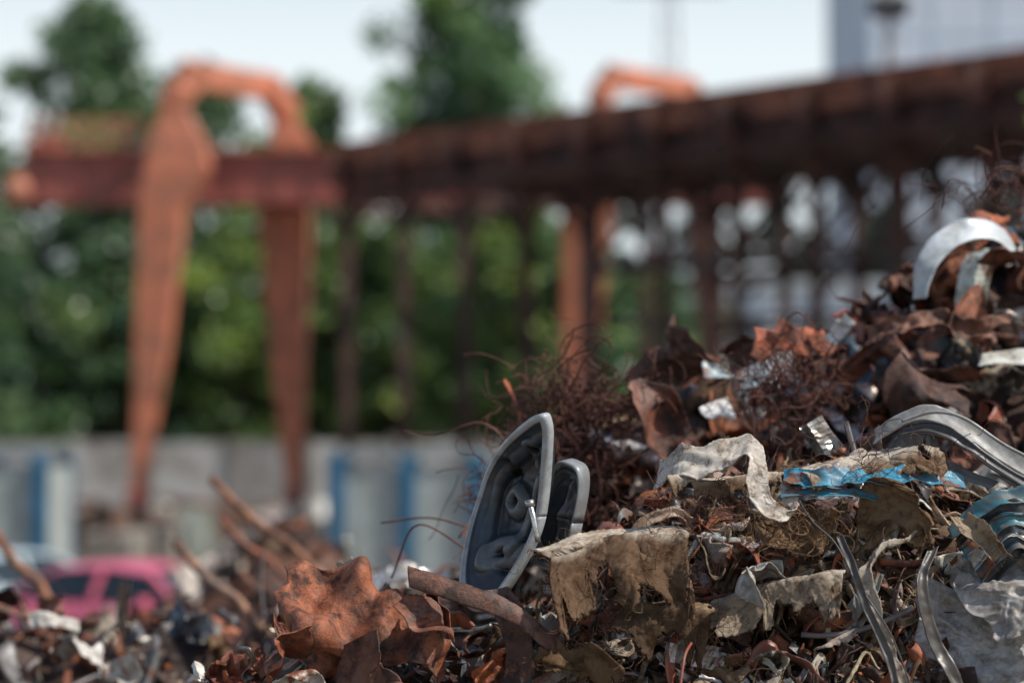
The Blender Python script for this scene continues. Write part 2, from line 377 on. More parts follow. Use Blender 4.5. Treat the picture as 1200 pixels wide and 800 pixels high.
        tube(acc,pth,r.uniform(.006,.014),6,r.choice([RUST,PLAS]),jit(RC[r.integers(len(RC))],r))
    elif kind=='wires':
        col=jit((.10,.045,.03),r)
        for i in range(9):
            d=np.array(nrm)/np.linalg.norm(nrm)+r.normal(size=3)*.9
            tube(acc,wirepath(pos+r.normal(size=3)*.02,d,size*r.uniform(.5,1.4),14,.38,r),r.uniform(.0008,.0018),3,WIRE,col,False)
kinds=['rust','paint','felt','bare','plas','strip','rod','ring','wires','channel','can']
def scatter(acc,n,xr,yr,smin,smax,pr,r,hi,filt=None,off=0.0,spread=.55):
    pr=np.array(pr,float); pr/=pr.sum(); c=0
    while c<n:
        x=r.uniform(*xr); y=r.uniform(*yr)
        if filt and not filt(x,y): continue
        h=float(H(x,y))
        if h<.0: c+=1; continue
        nn=Hn(x,y); nn/=np.linalg.norm(nn); nn=nn+r.normal(size=3)*spread
        s=smin*(smax/smin)**(r.random()**1.2)
        k=kinds[r.choice(len(kinds),p=pr)]
        piece(acc,np.array([x,y,h+off+r.uniform(-.06,.045)]),nn,s,k,r,hi); c+=1
def ribbon(acc,pts,wid,n,nv,mat,col,thick,seed,amp=.01,rag=.0,curl=0.0,sc_=6,smooth=True):
    C=catmull(pts,n); Wv=catmull(wid,n) if len(wid)>1 else np.tile(np.array(wid[0],float),(n,1))
    v=np.linspace(-.5,.5,nv); rr=np.random.default_rng(seed)
    t=np.gradient(C,axis=0); t/=np.linalg.norm(t,axis=1,keepdims=True)+1e-9
    nn=np.cross(t,Wv); nn/=np.linalg.norm(nn,axis=1,keepdims=True)+1e-9
    K=max(4,n//6)
    e=1-rag*np.interp(np.linspace(0,1,n),np.linspace(0,1,K),rr.random(K))-rag*.2*rr.random(n)
    e2=1-rag*np.interp(np.linspace(0,1,n),np.linspace(0,1,K),rr.random(K))-rag*.2*rr.random(n)
    vv=np.where(v[None,:]>0,v[None,:]*e[:,None],v[None,:]*e2[:,None])
    P=C[:,None]+Wv[:,None]*vv[...,None]+nn[:,None]*(curl*(4*v**2))[None,:,None]
    P=P+nn[:,None]*(amp*sn(P.reshape(-1,3),sc_,seed,3)).reshape(n,nv)[...,None]
    add_sheet(acc,P,mat,col,thick,smooth); return P
def drape(acc,x0,x1,ytop,ztop,ledge,drop,top,side,thick,seed,fold=.03,slope=0.0,hair=120,yaw=0,mat=FELT,tear=.55):
    """torn carpet laid over the edge of the pile: rumpled top, irregular hanging front"""
    q=np.random.default_rng(seed); W=x1-x0; nu=int(W/.005); nv=int((ledge+drop)/.006)
    u=np.linspace(0,1,nu); s=np.linspace(0,ledge+drop,nv); U,S=np.meshgrid(u,s,indexing='ij')
    kk=max(6,int(W/.025)); lim=1-.6*np.interp(u,np.sort(np.concatenate([[0,1],q.random(kk-2)])),q.random(kk)**1.3)
    S=np.minimum(S,ledge)+np.maximum(S-ledge,0)*lim[:,None]
    R=.022; ang=1.0+.5*np.clip(sn(np.stack([u*W,0*u,0*u],1),2.2,seed+7,2),-1,1)[:,None]
    a=np.minimum(np.maximum((S-ledge)/R,0),ang)
    f=np.interp(S,[0,ledge,ledge+drop],[.3,.45,1.0])
    G2=np.stack([U*W,S*.45,S*0],2).reshape(-1,3)
    wob=fold*(sn(G2,1.9,seed,3).reshape(U.shape)*1.5)*f
    rem=np.maximum(S-ledge-R*ang,0)
    Y=ytop-np.minimum(S,ledge)-R*np.sin(a)-rem*np.cos(ang)-wob
    Z=ztop+slope*U-R*(1-np.cos(a))-rem*np.sin(ang)+wob*.7*(S<ledge)-.12*np.minimum(S,ledge)
    Z=Z+.035*sn(np.stack([u*W,0*u,0*u],1),1.4,seed+3,2)[:,None]
    X=x0+W*U+.05*sn(np.stack([U*W*.4,S,S*0],2).reshape(-1,3),1.6,seed+5,2).reshape(U.shape)*np.where(S>ledge,1,.3)
    P=np.stack([X,Y,Z],2); k=P.reshape(-1,3)
    d=.010*np.abs(sn(k,5,seed,4))+.004*np.abs(sn(k,16,seed+2,3)); P[...,1]-=d.reshape(X.shape); P[...,2]+=.5*d.reshape(X.shape)
    P[:,0]+=q.normal(size=(nu,3))*.002; P[:,-1]+=q.normal(size=(nu,3))*.004
    c0=P.reshape(-1,3).mean(0); P=((P.reshape(-1,3)-c0)@euler(0,0,yaw).T+c0).reshape(P.shape)
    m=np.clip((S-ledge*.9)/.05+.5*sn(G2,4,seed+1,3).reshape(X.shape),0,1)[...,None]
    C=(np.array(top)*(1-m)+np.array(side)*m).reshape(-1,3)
    tn=sn(G2,4.5,seed+9,3).reshape(X.shape)+.5*np.clip((S-ledge)/drop,0,1)
    mk=(tn[:-1,:-1]<tear+.45)
    add_sheet(acc,P,mat,C,thick,True,mk)
    if hair: hairs(acc,P,hair,.05,.0006,(.2,.12,.07),q)

r=np.random.default_rng(22)
#        rust paint felt bare plas strip rod ring wires channel can
A=Acc()
scatter(A,980,(.05,2.1),(8.05,9.15),.05,.28,[31,9,30,4,9,8,5,1,7,9,4],r,1.0)
scatter(A,380,(-1.15,.1),(8.1,9.2),.05,.28,[42,9,8,5,7,8,5,2,4,11,6],r,1.0)
A.build('front_scrap',SM,scrap)
A=Acc()
for i in range(240):
    x=r.uniform(.1,1.9); y=r.uniform(8.15,8.95); L=r.uniform(.12,.5); pts=[];wd=[]
    az=r.normal()*.4; k=6; wv=r.uniform(.02,.085)
    for j in range(k):
        s=(j/(k-1)-.5)*L; xx=x+s*math.cos(az)+r.normal()*.012; yy=y+s*math.sin(az)+r.normal()*.03
        pts.append((xx,yy,float(H(xx,yy))+.02+r.normal()*.028)); a_=r.normal()*.7+.7; wd.append((r.normal()*.01,wv*math.cos(a_),wv*math.sin(a_)))
    m=r.choice([FELT,FELT,FELT,FELT,RUST,RUST,PAINT,PLAS]); cl={FELT:FC,RUST:RC,PAINT:PC,PLAS:KC,BARE:BC}[m]
    P=ribbon(A,pts,wd,int(L/.008)+6,9,m,jit(cl[r.integers(len(cl))],r),.006 if m==FELT else .003,int(r.integers(9999)),.008,.5 if m==FELT else .25,r.normal()*.01,7)
    if m==FELT: hairs(A,P,22,.04,.0006,jit((.25,.16,.09),r),r)
A.build('compressed_layers',SM,scrap)
A=Acc()
scatter(A,760,(-.1,3.0),(9.7,11.3),.07,.46,[52,9,5,4,6,7,5,1,6,13,5],r,.8,off=.02,spread=.7)
scatter(A,440,(-3.1,.1),(10.9,12.6),.09,.40,[46,13,8,5,7,8,6,1,2,13,5],r,.7)
scatter(A,420,(-6,7),(6,16.5),.2,.8,[50,12,8,4,5,6,5,1,1,14,6],r,.35,lambda x,y: not(-1.2<x<2.3 and 8<y<12.3) and H(x,y)<3.2 and (y<9 or x<-3 or x>2.5 or y>12.6) and (y>7.6 or H(x,y)<1.8))
A.build('rear_scrap',SM,scrap)

# ------------------------------------------------------------------ hero scrap pieces
def hero(name,fn,mats=SM):
    a=Acc(); fn(a); return a.build(name,mats)

def housing(a):
    nr,na=54,180; rr=np.linspace(0,1,nr); th=np.linspace(0,TAU,na,endpoint=False)
    c,s=np.cos(th),np.sin(th)
    ox=np.where(c<0,.235*c,.10*c)*(1-.62*np.clip(s,0,1)**1.3)+.085*np.clip(s,0,1)**1.5+.03*np.clip(-s,0,1)**2; oz=.355*s-.01
    Rr,Th=np.meshgrid(rr,th,indexing='ij'); X=Rr*ox[None]; Z=Rr*oz[None]
    D=np.interp(rr,[0,.55,.66,.72,.76,.84,.90,.945,.97,.985,1],[-.10,-.095,-.085,-.045,-.038,-.034,-.014,-.004,.008,.002,-.035])
    D=np.tile(D[:,None],(1,na)); col=np.tile(np.array([.022,.032,.042]),(nr,na,1))
    col[(Rr>.71)&(Rr<.9)]=(.05,.068,.082); col[Rr>.94]=(.38,.41,.43)
    def bx(cx,cz,wx,wz,dep,cc=None,rot=0,sh=16):
        u=(X-cx)*math.cos(rot)+(Z-cz)*math.sin(rot); v=-(X-cx)*math.sin(rot)+(Z-cz)*math.cos(rot)
        f=1/(1+np.exp(((np.abs(u/wx)**3+np.abs(v/wz)**3)**(1/3)-1)*sh)); D[...]+=dep*f
        if cc is not None: col[f>.5]=cc
    bx(.01,.17,.03,.06,.03,(.06,.075,.09),.3); bx(.01,.17,.015,.04,-.03,(.008,.008,.008),.3)
    bx(-.07,-.02,.055,.05,.045,(.10,.12,.13),-.4,8); bx(-.07,-.02,.02,.02,-.03,(.01,.01,.01),-.4)
    bx(.02,-.03,.014,.15,.035,(.08,.095,.11),-.1)
    bx(-.03,-.19,.075,.05,.045,(.16,.18,.19),.5,8); bx(-.03,-.19,.03,.02,-.035,(.01,.01,.01),.5)
    bx(-.12,.07,.02,.05,-.02,(.01,.01,.012),.2); bx(.04,.06,.012,.05,.02,(.12,.13,.14),.1)
    D+=.006*sn(np.stack([X,Z,Z*0],2).reshape(-1,3),5,4,3).reshape(D.shape)*(Rr<.9)
    P=np.stack([X,D,Z],2); P[...,1]+= -1.1*X**2+.75*(Z-.05)**2
    P=np.concatenate([P,P[:,:1]],1); col=np.concatenate([col,col[:,:1]],1)
    P=P*np.array([1,-1,1]); w_=.006*sn(P.reshape(-1,3),1.6,8,2).reshape(P.shape[:2]); P[...,0]+=w_; P[...,1]+=w_
    P=P@euler(3,19,-46).T+np.array([.015,8.62,2.70])
    add_sheet(a,P,CLEAN,col.reshape(-1,3),-.006)
    tube(a,catmull([(.060,8.41,2.70),(.070,8.39,2.66),(.085,8.38,2.58)],8),.009,10,BARE,(.6,.6,.58))
    tube(a,[(.057,8.412,2.715),(.060,8.408,2.695)],.016,12,BARE,(.45,.45,.43))
    nr,na=30,120; rr=np.linspace(0,1,nr); th=np.linspace(0,TAU,na+1); f=lambda c:np.sign(c)*np.abs(c)**.6
    ox=.085*f(np.cos(th)); oz=.195*f(np.sin(th)); X=rr[:,None]*ox; Z=rr[:,None]*oz; Rr=np.tile(rr[:,None],(1,na+1))
    D=np.interp(rr,[0,.6,.68,.74,.80,.86,.90,.96,1],[.03,.03,.045,.01,.005,.03,-.012,-.01,.05]); D=np.tile(D[:,None],(1,na+1))
    D-=.03*np.exp(-((Z-.5*X)/.03)**2)*(Rr<.7); D-=.02*np.exp(-((X-.02)/.012)**2)*(Rr<.75)
    col=np.tile(np.array([.10,.115,.125]),(nr,na+1,1)); col[(Rr>.84)]=(.24,.26,.27); col[Rr<.55]=(.05,.06,.07)
    P=np.stack([X*(1-.8*Z),D,Z],2)@euler(0,19,-36).T+np.array([.145,8.66,2.66]); add_sheet(a,P,CLEAN,col.reshape(-1,3),.005)
hero('headlight_housing',housing)

def crumpled(a,L,W,nu,nv,mat,col,pos,eul,seed,bends=4,amp=.3,ang=1.3,rag=.2,R=.015,th=.002,smooth=True,hair=0):
    q=np.random.default_rng(seed)
    P=crumple(L,W,nu,nv,bends,amp,ang,rag,R,q,mat==FELT)@euler(*eul).T+np.array(pos)
    add_sheet(a,P,mat,col,th,smooth)
    if hair: hairs(a,P,hair,.05,.0006,(.2,.12,.07),q)
    return P
def bonnet(a):
    # crushed panel: a few big rounded folds with sharp creases along them
    nu,nv=180,110; U,V=np.meshgrid(np.linspace(-.5,.5,nu),np.linspace(-.5,.5,nv),indexing='ij'); q=np.random.default_rng(4)
    eu=1-.14*np.interp(np.linspace(0,1,nv),np.linspace(0,1,5),q.random(5)); ev=1-.2*np.interp(np.linspace(0,1,nu),np.linspace(0,1,6),q.random(6))
    X=U*.76*eu[None]; Y=V*.46*ev[:,None]
    Z=.045*np.sin(X*13+Y*7+1.5*np.sin(Y*9))+.025*np.sin(X*24-Y*15+2*np.sin(X*7))
    for i in range(10):
        t=q.normal()*.5+.5; lam=q.uniform(.08,.22); s_=(X*math.cos(t)+Y*math.sin(t)+.03*np.sin(X*9+i)*np.sin(Y*11+i))/lam+q.random()
        Z-=.22*lam*np.abs(s_-np.floor(s_)-.5)*(.2+.8*np.sin(X*6+Y*4+i)**2)
    P=np.stack([X,Y,Z+.03],2).reshape(-1,3)
    for o,n,t in(((.25,.0,0),(1,-.3,0),-1.3),((-.27,0,0),(-1,-.2,0),-1.3),((0,.15,0),(.2,1,0),-1.3),((.05,-.15,0),(-.2,-1,0),-1.3)):
        P=bendP(P,np.array(o,float),np.array(n,float),np.array([0,0,1.]),t,.03)
    P=P.reshape(nu,nv,3)@euler(40,10,8).T+np.array([-.46,8.56,2.34]); add_sheet(a,P,RUST,(.23,.095,.05),.003)
    crumpled(a,.38,.22,60,44,RUST,(.20,.075,.04),(-.76,8.42,2.21),(60,-20,-30),9,5,.2,1.5,.2,.02,.003)
    crumpled(a,.34,.20,60,40,RUST,(.20,.08,.045),(-.26,8.46,2.34),(48,-25,20),14,5,.2,1.4,.2,.02,.003)
    crumpled(a,.30,.18,60,40,RUST,(.10,.055,.04),(-.45,8.36,2.15),(58,15,-10),17,6,.2,1.4,.2,.02,.003)
    crumpled(a,.24,.14,40,30,PAINT,(.5,.45,.39),(-.66,8.34,2.12),(48,15,0),15,5,.2,1.4,.2,.02)
hero('rusty_crumpled_bonnet',bonnet)
def plate(a):
    ribbon(a,[(-.34,8.40,2.47),(-.2,8.36,2.43),(0,8.34,2.36),(.14,8.36,2.25)],[(.01,-.04,-.07)],60,12,RUST,(.10,.055,.04),.006,5,.005,.12,.012)
    ribbon(a,[(-.06,8.5,2.42),(.0,8.47,2.33),(.03,8.45,2.2),(.0,8.4,2.05)],[(.11,-.02,.02)],50,10,RUST,(.06,.035,.03),.003,6,.008,.2,.015)
hero('bent_rusty_strip',plate)
def cloth(a):
    P=ribbon(a,[(.49,8.62,2.79),(.56,8.54,2.84),(.64,8.50,2.845),(.72,8.49,2.87),(.785,8.46,2.885),(.80,8.42,2.83),(.80,8.39,2.76),(.835,8.36,2.69),(.885,8.36,2.665),(.925,8.40,2.69),(.92,8.44,2.73),(.88,8.45,2.745)],
      [(.03,.10,.12),(.03,.09,.14),(.02,.08,.13),(.03,.10,.10),(.06,.08,.06),(.085,.04,.03),(.09,.02,.02),(.075,.03,.04),(.05,.05,.06),(.03,.06,.06),(.02,.05,.05)],150,24,FELT,(.78,.73,.65),.004,8,.008,.35,.008,9)
    hairs(a,P,60,.05,.0006,(.3,.22,.15),np.random.default_rng(2))
hero('torn_cloth_strip',cloth)
def felts(a):
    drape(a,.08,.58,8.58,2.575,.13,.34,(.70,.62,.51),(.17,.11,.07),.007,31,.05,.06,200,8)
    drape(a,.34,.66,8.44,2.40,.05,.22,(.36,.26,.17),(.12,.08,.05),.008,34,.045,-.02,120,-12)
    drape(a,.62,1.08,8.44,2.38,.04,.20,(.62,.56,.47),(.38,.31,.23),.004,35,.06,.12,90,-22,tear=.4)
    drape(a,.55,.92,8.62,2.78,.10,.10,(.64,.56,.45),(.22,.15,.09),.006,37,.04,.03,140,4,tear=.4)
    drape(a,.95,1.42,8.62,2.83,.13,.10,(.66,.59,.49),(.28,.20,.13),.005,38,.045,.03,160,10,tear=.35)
    crumpled(a,.40,.20,60,34,FELT,(.27,.18,.11),(.95,8.42,2.62),(60,12,-8),43,6,.25,1.5,.3,.02,.006,hair=160)
    crumpled(a,.36,.20,50,34,FELT,(.30,.21,.13),(1.27,8.42,2.64),(56,-14,12),45,6,.25,1.5,.3,.02,.006,hair=150)
    crumpled(a,.34,.18,50,34,SHEET,(.42,.40,.36),(.80,8.36,2.47),(50,-14,12),46,6,.2,1.5,.3,.02,.003)
    crumpled(a,.30,.16,50,34,FELT,(.18,.12,.07),(.20,8.34,2.18),(70,10,12),47,6,.25,1.4,.3,.02,.007,hair=90)
hero('torn_carpet_felt',felts)
def bluesheet(a):
    ribbon(a,[(.90,8.48,2.79),(1.0,8.42,2.785),(1.10,8.44,2.80),(1.22,8.42,2.785),(1.33,8.45,2.80),(1.50,8.50,2.77)],[(.01,.09,.05),(.0,.05,.07),(.0,.09,.055),(.0,.06,.065),(0,.08,.05)],130,20,PAINT,(.035,.25,.38),.002,12,.010,.35,.006,6,False)
    ribbon(a,[(.88,8.44,2.735),(1.05,8.42,2.74),(1.2,8.43,2.725)],[(.0,.04,.035)],60,8,PAINT,(.05,.22,.30),.002,13,.008,.4,.004,6)
hero('blue_painted_sheet',bluesheet)
def teal(a):
    for i,(c,m) in enumerate([((.04,.15,.19),PAINT),((.02,.025,.03),PLAS),((.05,.18,.22),PAINT),((.34,.37,.38),BARE),((.03,.09,.13),PAINT),((.02,.02,.02),PLAS)]):
        d=i*.043
        ribbon(a,[(1.44+.02*i,8.42-.012*i,2.60-d*.75),(1.55+.02*i,8.40-.012*i,2.70-d*.7),(1.70,8.40-.012*i,2.735-d*1.05),(1.95,8.45-.012*i,2.72-d*1.15)],[(-.02,.03,.055)],60,8,m,c,.003,50+i,.011,.35,.01)
    crumpled(a,.3,.2,44,30,PAINT,(.05,.17,.21),(1.78,8.45,2.56),(60,10,-20),61,4,.2,1.2)
    crumpled(a,.22,.12,34,20,FELT,(.4,.33,.24),(1.52,8.33,2.60),(60,30,-20),62,4,.2,1.2,hair=40)
hero('crushed_teal_car_panel',teal)
def trim(a):
    ribbon(a,[(1.22,8.62,2.92),(1.30,8.60,2.97),(1.38,8.58,3.00),(1.47,8.56,2.975),(1.62,8.52,2.87),(1.78,8.48,2.78),(2.0,8.45,2.69)],[(.01,.03,.045),(.02,.04,.05),(.03,.05,.05),(.05,.03,.055),(.05,.03,.06)],100,14,PLAS,(.28,.285,.28),.006,71,.004,.08,.010)
    ribbon(a,[(1.30,8.57,2.935),(1.38,8.55,2.95),(1.47,8.53,2.925),(1.62,8.49,2.82),(1.78,8.45,2.73),(2.0,8.42,2.64)],[(.02,.02,.035)],90,8,PLAS,(.05,.052,.055),.006,72,.002,.0,.008)
    tube(a,catmull([(1.3,8.55,2.975),(1.4,8.53,3.005),(1.5,8.50,2.985),(1.64,8.47,2.89),(1.8,8.42,2.81),(2.0,8.4,2.73)],60),.006,8,PLAS,(.30,.31,.31))
    ribbon(a,[(1.40,8.6,2.95),(1.42,8.58,2.86),(1.50,8.55,2.80),(1.60,8.52,2.76)],[(.04,.02,.02)],50,8,PLAS,(.15,.155,.155),.004,74,.003,.1,.008)
hero('car_window_trim',trim)
def tarp(a):
    n=130; u=np.linspace(-.5,.5,n); U,V=np.meshgrid(u,u,indexing='ij')
    P=np.stack([U*.62,.0*U,V*.50],2); q=P.reshape(-1,3)
    P[...,1]=(-.12*np.exp(-((U-.05)**2+(V+.25)**2)/.05)+.25*(U**2)+.16*V).reshape(n,n)
    P[...,1]+=(.035*np.abs(sn(q,1.9,5,3))+.02*np.abs(sn(q,4.3,8,4))).reshape(n,n)
    P[...,0]+=(.03*sn(q,2,15,2)).reshape(n,n); P[...,2]+=(.04*sn(q,1.6,16,2)).reshape(n,n)
    P=P@euler(0,9,-4).T+np.array([1.60,8.30,2.18]); add_sheet(a,P,SHEET,(.40,.40,.39),.002)
    n=80; u=np.linspace(-.5,.5,n); U,V=np.meshgrid(u,u,indexing='ij')
    P=np.stack([U*.34,.22*V+.2*U**2,V*.30],2); q=P.reshape(-1,3)
    P[...,1]+=(.045*np.abs(sn(q,3.1,25,4))).reshape(n,n); P[...,0]+=(.03*sn(q,4,45,2)).reshape(n,n)
    P=P@euler(-14,-20,6).T+np.array([1.64,8.27,2.44]); add_sheet(a,P,SHEET,(.36,.35,.33),.002)
hero('crumpled_grey_tarpaulin',tarp)
def straps(a):
    ribbon(a,[(1.30,8.36,2.60),(1.20,8.27,2.56),(1.13,8.22,2.47),(1.17,8.2,2.33),(1.22,8.18,2.18),(1.27,8.15,2.0)],[(.07,.02,.03),(.05,.0,.05),(.06,.02,.0),(.05,.02,.0)],110,14,FELT,(.50,.45,.38),.004,81,.012,.5,.012,8)
    ribbon(a,[(1.06,8.3,2.60),(1.09,8.2,2.5),(1.13,8.18,2.38),(1.20,8.14,2.2),(1.22,8.1,2.02)],[(.028,.0,.01)],70,8,PLAS,(.06,.055,.05),.003,82,.006,.3,.006)
    ribbon(a,[(1.36,8.3,2.56),(1.31,8.22,2.45),(1.34,8.2,2.3),(1.42,8.17,2.12)],[(.045,.02,.02)],60,8,PLAS,(.05,.045,.04),.003,83,.008,.3,.006)
    tube(a,catmull([(.93,8.33,2.72),(.97,8.28,2.65),(1.04,8.25,2.58),(1.1,8.2,2.46),(1.2,8.15,2.3),(1.27,8.1,2.1)],50),.003,6,PLAS,(.03,.03,.03))
    tube(a,catmull([(.58,8.3,2.26),(.55,8.2,2.22),(.53,8.15,2.1),(.52,8.1,1.98)],30),.005,7,PAINT,(.25,.06,.04))
hero('hanging_fabric_straps',straps)
def arc(a):
    th=np.linspace(math.radians(62),math.radians(212),60); R=.20; s=np.linspace(0,1,60)
    wd=.14+.26*np.sin(np.clip(s*1.05,0,1)*math.pi)**.8
    P0=np.stack([R*np.cos(th)*1.0,0*th,R*np.sin(th)*1.2],1)
    G=np.stack([P0*(1+wd[:,None]*k)+np.array([0,.07*k,0]) for k in np.linspace(0,1,10)],1)
    G=G+.010*sn(G.reshape(-1,3),3,2,3).reshape(60,10,1); G=G@euler(0,34,18).T+np.array([1.83,10.1,3.48]); add_sheet(a,G,CLEAN,(.50,.55,.58),.004)
hero('curved_white_fender_flange',arc)
def flaps(a):
    for i,(x,z,h,rz,rx) in enumerate([(1.00,3.33,.17,20,75),(1.06,3.36,.14,-25,70),(1.12,3.35,.20,10,80),(1.17,3.31,.13,40,70),(1.24,3.33,.12,-10,62),(.02,3.06,.26,30,40)]):
        crumpled(a,h*1.2,.10,26,16,RUST,(.32,.10,.045),(x,10.2,z-.03),(rx,-60+25*i,rz),90+i,2,.12,.8,.4,.02)
hero('torn_rust_plates',flaps)
def whites(a):
    crumpled(a,.14,.07,24,14,PAINT,(.62,.62,.58),(1.30,10.15,3.35),(50,-40,20),101,2,.2,1,.2)
    crumpled(a,.42,.12,40,16,SHEET,(.66,.68,.63),(2.02,10.0,3.24),(35,-4,0),102,2,.1,.5,.15,.04)
    crumpled(a,.26,.13,30,20,PAINT,(.36,.48,.52),(.86,10.1,3.17),(45,10,10),103,3,.2,1.0,.3)
    crumpled(a,.16,.10,20,14,PAINT,(.55,.56,.56),(.80,10.0,3.03),(60,-20,30),104,3,.2,1.0,.3)
hero('pale_enamel_fragments',whites)
def brown(a):
    crumpled(a,.42,.34,50,40,RUST,(.085,.05,.036),(.66,10.3,3.26),(66,12,10),111,5,.22,1.4,.35,.03)
    crumpled(a,.34,.24,44,34,RUST,(.08,.045,.034),(.92,10.4,3.24),(60,-20,-20),112,5,.22,1.4,.35,.03)
    crumpled(a,.40,.22,44,34,RUST,(.20,.09,.055),(1.74,10.1,3.38),(58,20,-10),113,6,.22,1.5,.3,.03)
    crumpled(a,.38,.26,44,34,RUST,(.19,.09,.06),(2.05,10.2,3.62),(58,-20,10),114,6,.22,1.5,.3,.03)
    crumpled(a,.34,.20,44,34,RUST,(.28,.10,.045),(1.90,10.3,3.76),(40,10,0),115,5,.2,1.5,.3,.03)
    crumpled(a,.36,.22,44,34,RUST,(.14,.06,.04),(.60,9.9,2.95),(62,35,0),116,6,.22,1.6,.3,.03)
    crumpled(a,.4,.24,50,34,RUST,(.06,.032,.025),(1.6,9.8,3.08),(60,5,0),117,6,.22,1.5,.3,.03)
    crumpled(a,.42,.18,50,30,RUST,(.17,.09,.06),(1.60,10.1,3.24),(48,-15,12),118,6,.22,1.5,.3,.03)
    ribbon(a,[(1.40,10.1,3.32),(1.52,10.0,3.36),(1.66,10.0,3.38),(1.80,10.0,3.34),(1.95,10.0,3.38)],[(.03,.06,.10),(.02,.05,.07)],90,14,RUST,(.15,.085,.06),.003,119,.02,.4,.02)
hero('folded_rusty_sheets',brown)
def whitesl(a):
    crumpled(a,.38,.24,44,30,PAINT,(.66,.64,.60),(-1.86,11.05,2.02),(50,15,20),121,4,.2,1.2,.3,.02)
    crumpled(a,.24,.18,34,24,PAINT,(.50,.46,.40),(-1.66,10.9,1.93),(60,-20,-10),122,4,.2,1.2,.3,.02)
    crumpled(a,.3,.14,34,16,PAINT,(.5,.47,.42),(-2.0,11.1,2.14),(30,15,0),123,3,.2,1.2,.3,.02)
    crumpled(a,.08,.11,14,18,PAINT,(.5,.42,.33),(-.60,9.1,2.44),(70,0,0),124,2,.2,1.0,.25,.02)
hero('torn_white_sheet',whitesl)
def tangle(a,c,rad,n,L,q,wr=(.0015,.003),curl=.38,col=(.11,.04,.028)):
    for i in range(n):
        p=np.array(c)+q.normal(size=3)*np.array(rad)*.55
        tube(a,wirepath(p,q.normal(size=3)+np.array([0,0,.3]),L*q.uniform(.4,1.2),16,curl*q.uniform(.4,1.5),q),q.uniform(*wr),3,WIRE,jit(col,q,.4),False)
q=np.random.default_rng(77)
A=Acc()
tangle(A,(.28,10.1,3.02),(.22,.1,.16),330,.36,q,(.0018,.0036))
tangle(A,(.20,10.0,2.78),(.16,.1,.16),160,.35,q,(.0018,.0036))
tangle(A,(-.06,10.0,2.72),(.10,.1,.18),60,.3,q)
tangle(A,(1.08,9.9,3.12),(.18,.1,.10),150,.3,q,(.0018,.0036))
tangle(A,(2.0,10.5,3.92),(.28,.1,.08),60,.4,q)
tangle(A,(.62,8.5,2.70),(.20,.08,.05),70,.16,q,(.0007,.0016))
tangle(A,(.95,8.38,2.63),(.22,.06,.05),110,.16,q,(.0007,.0016),.4,(.2,.11,.05))
tangle(A,(1.25,8.45,2.84),(.3,.08,.08),60,.2,q,(.0007,.0016))
tangle(A,(.45,8.4,2.40),(.4,.08,.15),90,.18,q,(.0007,.0016),.4,(.15,.09,.05))
for P in([(-.42,9.9,2.95),(-.3,9.8,2.93),(-.12,9.7,2.98),(-.02,9.7,2.88),(-.1,9.7,2.7),(-.2,9.6,2.55)],[(-.5,9.8,2.6),(-.3,9.7,2.62),(-.1,9.6,2.56),(.0,9.6,2.5)],
         [(1.9,10.4,3.9),(2.0,10.4,4.02),(2.15,10.4,3.98),(2.3,10.4,4.06)],[(1.05,10.2,3.3),(1.12,10.1,3.42),(1.2,10.1,3.36)],[(-.45,9.6,2.40),(-.35,9.5,2.6),(-.15,9.5,2.5)]):
    tube(A,catmull(P,30),.004,5,WIRE,(.16,.07,.05))
A.build('rusty_wire_tangle',SM)
A=Acc()
for a_,b_,rd,c in(((-1.72,14.5,2.70),(-.95,14.2,2.10),.024,(.30,.17,.10)),((-1.68,14.6,2.48),(-1.2,14.4,2.10),.020,(.24,.11,.07)),((-1.80,13.6,2.38),(-1.25,13.4,1.9),.026,(.30,.21,.15)),
   ((-2.95,14.5,2.42),(-2.5,14.3,1.95),.028,(.25,.13,.07)),((-1.5,14,2.2),(-1.1,13.9,1.9),.02,(.2,.1,.07))):
    tube(A,np.linspace(a_,b_,6)+np.random.default_rng(3).normal(size=(6,3))*.008,rd,10,RUST,c)
A.build('leaning_scrap_pipes',SM)

A=Acc(); q=np.random.default_rng(9)
def H2(x,y): return np.interp(x,[-8,-5,-3.2,-2.3,-1.7,-1.2,-.3,1,3,6],[0,1.2,1.5,1.9,2.35,1.95,1.9,2.0,1.6,0])-.8*np.abs(y-20)
gx=np.arange(-8,6,.2); gy=np.arange(16.8,23.4,.2); X,Y=np.meshgrid(gx,gy,indexing='ij')
A.add(np.stack([X,Y,np.maximum(H2(X,Y)-.05,-.2)],2).reshape(-1,3),gridQ(*X.shape),mat=RUST,col=(.12,.07,.05))
for i in range(520):
    x=q.uniform(-6,4.5); y=q.uniform(17.8,21.5); h=float(H2(x,y))
    if h<0: continue
    piece(A,np.array([x,y,h]),np.array([0,-.5,1])+q.normal(size=3)*.6,q.uniform(.2,.7),kinds[q.choice(7,p=[.45,.2,.1,.1,.05,.05,.05])],q,.3)
A.build('scrap_metal_heap.001',SM)

